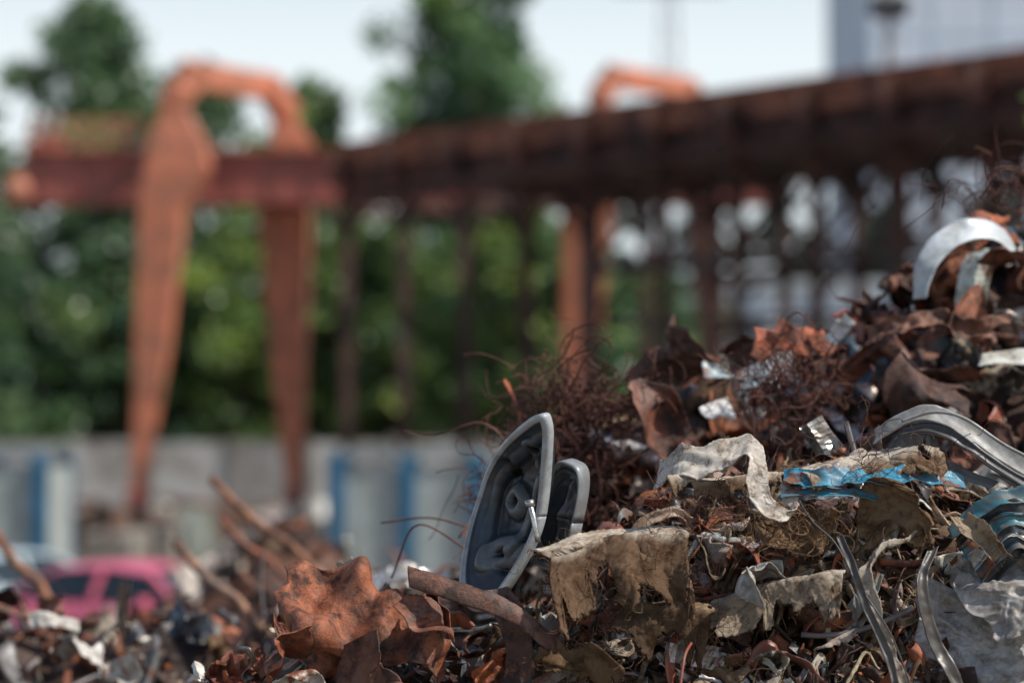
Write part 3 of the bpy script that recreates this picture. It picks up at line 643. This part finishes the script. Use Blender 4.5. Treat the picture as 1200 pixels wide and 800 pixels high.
# ------------------------------------------------------------------ gantry crane
OR=(.55,.175,.09); DR=(.34,.085,.065); BR=(.06,.028,.024)
crane=empty('gantry_crane',(0,0,0))
def portal(nm,xl,xr,yl,yr,legs,bw=.58,cols=None):
    a=Acc(); zt=11.42; zb=9.9
    P=[(xl,yl,zb),(xl,yl,zt-.55),(xl+.32,yl+(yr-yl)*.12,zt),(xr-.32,yr-(yr-yl)*.12,zt),(xr,yr,zt-.55),(xr,yr,zb-.2)]
    for i in range(5): beam(a,P[i],P[i+1],bw,bw,0,OR,.04)
    for p in P[1:5]: box(a,p,(bw+.04,bw+.04,bw+.04),0,OR,rotm((0,1,0),.4),bev=.08)
    for i,secs in enumerate(legs): loft(a,secs,0,OR if cols is None else cols[i])
    a.build(nm,[M_STEEL],crane)
portal('arch_and_legs_1',-7.74,-5.48,58.6,61.4,[
  [(-8.50,58.4,1.9,.32,.36),(-8.36,58.45,3.4,.52,.5),(-8.20,58.5,5.2,.78,.65),(-8.00,58.55,8.2,1.02,.85),(-7.66,58.6,9.2,1.50,.95),(-7.66,58.6,9.8,1.30,.85),(-7.74,58.6,10.5,.64,.62)],
  [(-5.25,61.7,1.9,.38,.4),(-5.35,61.6,4.5,.76,.65),(-5.46,61.4,8.4,1.22,.95),(-5.46,61.4,8.9,1.12,.95),(-5.40,61.4,9.6,.70,.68),(-5.25,61.4,10.1,.95,.75),(-5.46,61.4,10.6,.60,.62)]])
portal('arch_and_legs_2',2.02,4.55,58.9,61.6,[
  [(1.55,58.6,1.9,.4,.4),(1.55,58.7,4.5,.80,.65),(1.72,58.9,8.2,1.15,.9),(1.90,58.9,9.2,1.3,1.0),(2.02,58.9,10.2,.62,.62)],
  [(5.0,61.9,1.9,.4,.4),(4.9,61.8,4.5,.6,.6),(4.65,61.6,8.4,.8,.8),(4.55,61.6,9.2,.8,.8),(4.55,61.6,10.2,.6,.6)]],.48,[OR,(.10,.04,.035)])  # far leg coloured dark: painted as shaded beside the lit orange one
a=Acc()
box(a,(-2.6,60,9.14),(17.6,.9,1.12),0,DR,bev=.04)
for x in np.arange(-11,6,.9): box(a,(x,59.53,9.14),(.07,.08,1.0),0,DR)
box(a,(-2.6,60,9.735),(17.8,1.3,.06),0,OR); box(a,(-2.6,60,8.545),(17.8,1.2,.06),0,DR)
for x in np.arange(-11.2,-8.6,.42): box(a,(x,59.4,10.1),(.09,.09,.7),0,OR)
for z in(10.1,10.42): box(a,(-9.9,59.4,z),(2.9,.08,.08),0,OR)
box(a,(-10.9,60.2,9.92),(.7,.6,.3),0,DR,bev=.05)
a.build('main_girder',[M_STEEL],crane)
a=Acc()
th=np.linspace(0,TAU,14); nn=10; ph=np.linspace(0,math.pi,nn); TT,PP=np.meshgrid(th,ph,indexing='ij')
S=np.stack([-11.55+.33*np.sin(PP)*np.cos(TT),59.5+.33*np.sin(PP)*np.sin(TT),8.80+.36*np.cos(PP)],2)
a.add(S.reshape(-1,3),gridQ(14,nn),mat=0,col=(.55,.2,.12)); box(a,(-11.55,59.5,9.20),(.1,.1,.2),0,DR)
a.build('end_buffer',[M_STEEL],crane)
a=Acc()
box(a,(4.0,60.9,10.3),(2.2,1.2,1.0),0,(.50,.50,.47),bev=.1); loft(a,[(4.0,60.9,10.8,2.2,1.2),(4.2,60.9,11.1,1.4,.8)],0,(.55,.55,.52))
box(a,(3.7,60.28,10.4),(.7,.04,.45),1,(.03,.04,.05)); box(a,(4.6,60.28,10.4),(.5,.04,.45),1,(.03,.04,.05))
a.build('trolley_house',[M_CPAINT,M_GLASS],crane)
a=Acc()
FT=((-8.5,58.4),(-5.25,61.7),(1.55,58.6),(5.0,61.9))
for x,y in FT:
    box(a,(x,y,1.68),(.42,1.3,.42),0,DR,bev=.06)
    for dy in(-.45,.45): tube(a,[(x-.10,y+dy,1.34),(x+.10,y+dy,1.34)],.22,14,0,(.08,.05,.04),smooth=False)
a.build('wheel_bogies',[M_STEEL],crane)
a=Acc()
for x,y in FT:
    box(a,(x,y,.5),(1.1,9,1.04),0,(.30,.28,.25),bev=.05); box(a,(x,y,1.07),(.09,8.9,.09),0,(.12,.07,.05))
a.build('concrete_rail_plinth',[M_MASON])

# ------------------------------------------------------------------ craneway (elevated runway)
cw=empty('elevated_craneway')
A0=np.array([-3.75,58.4,0.]); D=np.array([12.9,-14.2,0.]); Ld=np.linalg.norm(D); Nn=np.array([14.2,12.9,0.])/Ld
a=Acc()
tmax=1.55; LT=(.28,.12,.07)
for k,off in enumerate((0,3.6)):
    o=A0+Nn*off; e=o+D*tmax
    beam(a,o+[0,0,9.0],e+[0,0,9.0],.16,1.1,0,BR)
    beam(a,o+[0,0,9.6],e+[0,0,9.6],.62,.12,0,LT); beam(a,o+[0,0,8.42],e+[0,0,8.42],.5,.08,0,BR)
    beam(a,o+[0,0,9.74],e+[0,0,9.74],.10,.14,0,(.2,.09,.06))
    for t in np.arange(0.0,tmax,.0525): beam(a,o+D*t+np.array([0,0,8.47]),o+D*t+np.array([0,0,9.53]),.44,.07,0,(.10,.045,.035))
    if k==0: beam(a,o-Nn*.19+[0,0,9.33],e-Nn*.19+[0,0,9.33],.1,.36,0,(.22,.10,.065))
    for i,t in enumerate(np.arange(0.0,tmax,.105)):
        p=o+D*t
        beam(a,p,p+[0,0,8.38],.26,.26,0,BR); box(a,p+[0,0,.1],(.6,.6,.2),0,BR)
        for s in(-1,1): beam(a,p+[0,0,7.6],p+D/Ld*s*.75+[0,0,8.36],.10,.10,0,BR)
        box(a,p-Nn*.36*(1 if k==0 else -1)+[0,0,9.15],(.28,.28,.75),0,(.12,.055,.038))
for i,t in enumerate(np.arange(0,tmax,.105)):
    p=A0+D*t
    beam(a,p+Nn*.2+[0,0,8.22],p+Nn*3.4+[0,0,8.22],.16,.2,0,BR)
    if i>=4: beam(a,p+[0,0,5.6],p+Nn*3.6+[0,0,8.1],.08,.08,0,BR)
o=A0+Nn*1.8; beam(a,o+D*.30+[0,0,8.56],o+D*tmax+[0,0,8.56],3.3,.05,0,(.06,.035,.03))  # deck plate between the girders, added to cast shade on the steelwork below
beam(a,A0+D*.3-Nn*.95+[0,0,8.36],A0+D*tmax-Nn*.95+[0,0,8.36],1.3,.04,0,BR)
for off in(0,3.6):
    o=A0+Nn*off
    beam(a,o+D*.42+[0,0,6.45],o+D*tmax+[0,0,6.45],.14,.26,0,(.04,.03,.03))
    beam(a,o+D*.42+[0,0,5.3],o+D*tmax+[0,0,5.3],.1,.14,0,(.04,.03,.03))
    for i in range(4,14): 
        t=i*.105; beam(a,o+D*t+[0,0,6.5],o+D*(t+.105)+[0,0,8.3],.09,.09,0,BR); beam(a,o+D*t+[0,0,8.3],o+D*(t+.105)+[0,0,6.5],.09,.09,0,BR)
a.build('craneway_steelwork',[M_OLDSTEEL],cw)

a=Acc(); p=A0+D*.775+Nn*1.2
tube(a,[p+[0,0,0],p+[0,0,6],p+[0,0,12.0]],.09,10,0,(.12,.12,.13))
for s in(-.2,.2): box(a,p+np.array([s,-.1,11.15]),(.30,.3,.42),0,(.10,.11,.12),euler(25,0,0),bev=.04)
a.build('floodlight_mast',[M_CPAINT])

# ------------------------------------------------------------------ yard
a=Acc(); 
for i,x in enumerate(np.arange(-40,30,2.5)):
    c=.46+.12*math.sin(i*2.3)+.07*math.sin(i*5.1)
    box(a,(x,80,1.5),(2.44,.16,2.95+.05*math.sin(i*3)),0,(c,c*.97,c*.92)); box(a,(x+1.25,79.95,1.55),(.2,.3,3.12),0,(.3,.29,.27))
a.build('concrete_panel_wall',[M_MASON])
a=Acc()
for x in np.arange(-13.6,-10.6,.16): box(a,(x,58+.2*math.sin(x*9),1.0),(.07,.05,2.0),0,(.7,.68,.65))
for z in(.3,1.1,1.9): box(a,(-12.1,58.2,z),(3.2,.06,.08),0,(.5,.48,.45))
a.build('steel_barrier_fence',[M_CPAINT])
a=Acc(); q=np.random.default_rng(15)
for i in range(110):
    x=q.uniform(-18,2); y=q.uniform(66,77); s=q.uniform(.4,1.5)
    c=[(.5,.48,.44),(.3,.26,.22),(.2,.12,.09),(.6,.6,.58),(.25,.28,.28)][q.integers(5)]
    box(a,(x,y,s*.42),(s*q.uniform(.8,1.8),s,s*.9),0,jit(c,q),euler(q.normal()*6,q.normal()*6,q.uniform(0,180)),taper=.8)
a.build('rubble_blocks',[M_MASON])
def container(x0,x1,y,nm,top=2.72):
    e=empty(nm); a=Acc(); L=x1-x0; cx=(x0+x1)/2; dpt=2.3; W=(.36,.40,.39); B=(.02,.12,.22)
    box(a,(cx,y,1.35),(L-.1,.08,top-.35),0,W); box(a,(cx,y+dpt,1.35),(L-.1,.08,top-.35),0,W)
    box(a,(x0+.05,y+dpt/2,1.35),(.08,dpt-.1,top-.35),0,W); box(a,(x1-.05,y+dpt/2,1.35),(.08,dpt-.1,top-.35),0,W); box(a,(cx,y+dpt/2,.22),(L,dpt,.1),0,B)
    a.build('body',[M_CPAINT],e); a=Acc()
    n=max(1,int(round(L/1.2)))
    for i in range(n+1):
        x=x0+.12+(L-.24)*i/n
        for yy in(y-.1,y+dpt+.1): box(a,(x,yy,top/2+.05),(.27,.14,top-.1),0,B,bev=.02)
    for yy in(y-.02,y+dpt+.02): box(a,(cx,yy,top+.03),(L+.05,.22,.14),0,(.25,.30,.32)); box(a,(cx,yy,.14),(L,.2,.16),0,B)
    a.build('ribs_and_rails',[M_CPAINT],e); a=Acc()
    for x in(x0+.4,x1-.4): tube(a,[(x,y+.2,.08),(x,y+dpt-.2,.08)],.08,12,0,(.05,.05,.05))
    a.build('rollers',[M_CPAINT],e)
container(-2.86,-.42,40,'roll_off_container')
container(-12.6,-7.42,41,'roll_off_container.001')
def car(loc,rz,colr,nm):
    e=empty(nm); Rz=rotm((0,0,1),math.radians(rz)); loc=np.array(loc,float)
    T=lambda V:(np.asarray(V)@Rz.T)+loc
    st=[(-2.1,.55,.30,.72,.60,0),(-1.95,.80,.24,.88,.72,0),(-1.2,.87,.2,.95,.80,0),(-.75,.88,.2,.98,.83,0),(.0,.88,.2,.97,.84,0),(.8,.88,.2,.98,.83,0),(1.6,.86,.22,1.0,.78,0),(2.0,.80,.26,.95,.70,0),(2.12,.6,.34,.82,.60,0)]
    a=Acc(); V=[]
    for y,w_,zb,zt,wt,_ in st:
        half=[(w_*.85,zb),(w_,zb+.12),(w_*1.01,(zb+zt)/2),(wt,zt-.02),(wt*.6,zt+.03),(0,zt+.045)]
        ring=half+[(-x,z) for x,z in half[-2::-1]]
        V.append([(x,y,z) for x,z in ring])
    V=np.array(V); n,k=V.shape[:2]; a.add(T(V.reshape(-1,3)),gridQ(n,k),mat=0,col=colr)
    for s_ in (0,n-1):
        c=V[s_].mean(0); VV=np.vstack([V[s_],c]); TT=[[i,(i+1)%k,k] for i in range(k)]; a.add(T(VV),None,TT,0,colr)
    roof=[(-.55,1.36),(.2,1.43),(.95,1.38)]; P=[]
    for y,z in roof: P.append([(-.60,y,z-.05),(-.5,y,z),(0,y,z+.03),(.5,y,z),(.60,y,z-.05)])
    P=np.array(P); a.add(T(P.reshape(-1,3)),gridQ(3,5),mat=0,col=colr)
    for s in(-1,1):
        for A_,B_ in(((.80*s,-1.15,.97),(.59*s,-.55,1.33)),((.82*s,.2,.97),(.60*s,.2,1.38)),((.78*s,1.65,1.0),(.59*s,.95,1.34))):
            beam(a,T([A_])[0],T([B_])[0],.07,.06,0,colr)
    a.build('body',[M_CAR],e); a=Acc(); gl=(.02,.03,.035)
    def quad(p): a.add(T(p),[[0,1,2,3]],mat=0,col=gl,smooth=False)
    quad([(-.76,-1.15,.98),(.76,-1.15,.98),(.56,-.56,1.34),(-.56,-.56,1.34)]); quad([(-.74,1.63,1.0),(.74,1.63,1.0),(.56,.96,1.35),(-.56,.96,1.35)])
    for s in(-1,1): quad([(.81*s,-1.1,.97),(.80*s,1.6,.99),(.60*s,.93,1.33),(.60*s,-.53,1.32)])
    a.build('windows',[M_GLASS],e); a=Acc()
    for s in(-1,1):
        for y in(-1.3,1.3):
            tube(a,T([(s*.70,y,.31),(s*.90,y,.31)]),.31,20,0,(.02,.02,.02),smooth=False); tube(a,T([(s*.89,y,.31),(s*.915,y,.31)]),.19,16,0,(.45,.45,.45),smooth=False)
    a.build('wheels',[M_PLAS],e); a=Acc()
    for s in(-1,1):
        box(a,T([(s*.62,-2.06,.68)])[0],(.28,.1,.14),0,(.7,.7,.65),Rz); box(a,T([(s*.62,2.06,.75)])[0],(.26,.1,.16),0,(.4,.02,.02),Rz); box(a,T([(s*.95,-.75,1.0)])[0],(.16,.1,.12),0,colr,Rz,bev=.02)
    box(a,T([(0,-2.12,.42)])[0],(1.1,.08,.18),0,(.03,.03,.03),Rz)
    a.build('lights_and_trim',[M_CAR],e)
car((-4.55,32.0,0),58,(.66,.14,.22),'parked_car')
car((-7.4,35.5,0),-30,(.45,.55,.58),'parked_car.001')

# ------------------------------------------------------------------ buildings
hall=empty('white_industrial_hall'); a=Acc(); wc=(.74,.80,.86)
box(a,(19,118,4.8),(30,16,9.6),0,wc); box(a,(19,118,9.75),(30.6,16.6,.3),0,(.55,.58,.6))
for x in np.arange(5,34,2.0): box(a,(x,109.9,4.8),(.16,.2,9.5),0,(.6,.65,.7))
a.build('walls',[M_WALL],hall); a=Acc()
for x in np.arange(6,33,4.0):
    for z in(3.4,7.6): box(a,(x,109.97,z),(1.3,.12,1.0),0,(.05,.07,.09))
a.build('windows',[M_GLASS],hall)
tow=empty('pale_tower_block'); a=Acc()
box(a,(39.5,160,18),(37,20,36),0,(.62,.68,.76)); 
for z in np.arange(3,36,3.0): box(a,(39.5,149.98,z),(36.9,.08,.10),0,(.56,.63,.72))
for x in np.arange(21.2,58,3.6): box(a,(x,149.97,18),(.12,.09,35.9),0,(.56,.63,.72))
box(a,(39.5,160,36.3),(37.4,20.4,.6),0,(.5,.55,.6))
a.build('walls',[M_WALL],tow); a=Acc()
for x in np.arange(33.4,57,3.6):
    for z in np.arange(4.5,34,3.0): box(a,(x,149.94,z),(1.5,.1,1.3),0,(.06,.08,.1))
a.build('windows',[M_GLASS],tow)
a=Acc(); px,py_=24.6,400; pc=(.42,.45,.48)
for sx_ in(-1,1):
    for sy in(-1,1): beam(a,(px+4*sx_,py_+4*sy,0),(px+.6*sx_,py_+.6*sy,82),.25,.25,0,pc)
for i in range(16):
    z0=i*5; z1=z0+5; w0=4-3.4*z0/82; w1=4-3.4*z1/82
    for s in(-1,1):
        beam(a,(px-w0,py_+s*w0,z0),(px+w1,py_+s*w1,z1),.13,.13,0,pc); beam(a,(px+w0,py_+s*w0,z0),(px-w1,py_+s*w1,z1),.13,.13,0,pc)
for z in(74,80): beam(a,(px-9,py_,z),(px+9,py_,z),.4,.5,0,pc)
a.build('power_pylon',[M_CPAINT])

# ------------------------------------------------------------------ trees
def leaves(acc,C,n,rad,size,base,q):
    d=q.normal(size=(n,3)); d/=np.linalg.norm(d,axis=1,keepdims=True); rr=rad*q.random(n)**.45
    p=C+d*rr[:,None]*np.array([1,1,.75])
    a=q.normal(size=(n,3)); a/=np.linalg.norm(a,axis=1,keepdims=True); b=np.cross(a,q.normal(size=(n,3))); b/=np.linalg.norm(b,axis=1,keepdims=True)
    s=size*q.uniform(.6,1.3,n)[:,None]
    V=np.stack([p-a*s,p-b*s*.55,p+a*s,p+b*s*.55],1).reshape(-1,3)
    c=np.array(base)*q.uniform(.7,1.3,(n,1))
    acc.add(V,np.arange(4*n).reshape(-1,4),mat=0,col=np.repeat(c,4,0),smooth=False)
G=[(.09,.135,.075),(.065,.105,.065),(.12,.175,.09),(.17,.225,.11),(.25,.30,.12)]  # greyed greens: distance haze is put into the leaf colour
def tree(x,y,h,w,q,nclump=90,nleaf=90,low=.15,leaf=.22,tint=(1,1,1),leafacc=None,woodacc=None,crad=.17,expo=.6):
    la=leafacc; wa=woodacc
    tr=wirepath((x,y,0),(0,0,1),h*.8,10,.02,q); tube(wa,tr,np.linspace(h*.018,h*.005,11),8,0,(.10,.075,.05))
    for i in range(nclump):
        t=q.random()**.85; z=h*(low+(1-low)*t)
        pr=math.sin(math.pi*min(1,(t*.86+.14)))**expo
        th=q.uniform(0,TAU); rr=w*.5*pr*math.sqrt(q.random())*(.85+.3*math.sin(th*3+z))
        C=np.array([x+rr*math.cos(th),y+rr*math.sin(th),z])
        if i%4==0:
            k=min(10,int(np.clip((z/h-.12),0.05,.95)*10)); tube(wa,np.linspace(tr[k],C,4),np.linspace(h*.006,h*.0015,4),5,0,(.10,.075,.05),False)
        g=np.array(G[q.choice(5,p=[.26,.24,.24,.17,.09])])*np.array(tint)
        leaves(la,C,nleaf,w*crad*q.uniform(.6,1.2),leaf,g,q)
q=np.random.default_rng(31)
def named(nm,*a,**k):
    e=empty(nm); la=Acc();wa=Acc(); tree(*a,leafacc=la,woodacc=wa,**k); la.build('crown',[M_LEAF],e); wa.build('trunk_and_limbs',[M_BARK],e)
named('tall_tree',-1.75,96,20.9,7.9,q,nclump=210,nleaf=95,low=.12,tint=(1.1,1.3,1.4),expo=.33,crad=.13)
named('tall_tree.001',-16.0,97,19.4,8.0,q,nclump=170,nleaf=90,low=.1,tint=(1.2,1.3,1.4),expo=.42,crad=.14)
named('tall_tree.002',-11.6,95,16.6,7.2,q,nclump=130,nleaf=85,low=.08,tint=(1.2,1.3,1.2),expo=.45,crad=.15)
named('tall_tree.003',-7.6,97,16.4,6.0,q,nclump=130,nleaf=85,low=.08,tint=(1.2,1.3,1.2),expo=.45,crad=.15)
named('tall_tree.004',-20.5,94,15.8,7.4,q,nclump=150,nleaf=90,low=.05,tint=(1.1,1.1,1.2))
la=Acc();wa=Acc()
for x,h,w_ in((-26,17,8),(-32,15,8),(-38,18,9),(-18,10.5,7),(-14,10,7),(-9.5,10.5,7),(-6,11,6),(-4,10.5,5),(0,11,6),(2.2,10.5,6),(4.5,9.5,5),(-22,9,7)):
    tree(x,90+q.uniform(-3,3),h,w_,q,nclump=80,nleaf=75,low=.03,tint=(1.2,1.25,.85) if abs(x+5)<6 else (.85,1.0,1.0),leafacc=la,woodacc=wa,crad=.15)
for x in np.arange(-40,8,4.5):
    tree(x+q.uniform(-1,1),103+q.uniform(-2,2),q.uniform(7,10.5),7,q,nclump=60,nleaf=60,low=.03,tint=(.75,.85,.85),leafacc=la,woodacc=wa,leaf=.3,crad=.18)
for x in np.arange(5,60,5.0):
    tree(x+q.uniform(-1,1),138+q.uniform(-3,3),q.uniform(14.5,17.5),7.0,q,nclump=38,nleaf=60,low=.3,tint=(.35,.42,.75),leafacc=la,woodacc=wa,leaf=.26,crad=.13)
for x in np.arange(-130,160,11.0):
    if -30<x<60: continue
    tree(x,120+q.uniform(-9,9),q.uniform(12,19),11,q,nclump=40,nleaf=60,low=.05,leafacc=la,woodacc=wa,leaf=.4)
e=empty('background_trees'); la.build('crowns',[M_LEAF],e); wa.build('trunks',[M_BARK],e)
named('young_maple_tree',5.85,20.5,7.2,3.7,q,nclump=60,nleaf=70,low=.3,leaf=.06,tint=(1.8,1.75,.8),crad=.13)
print('DONE')
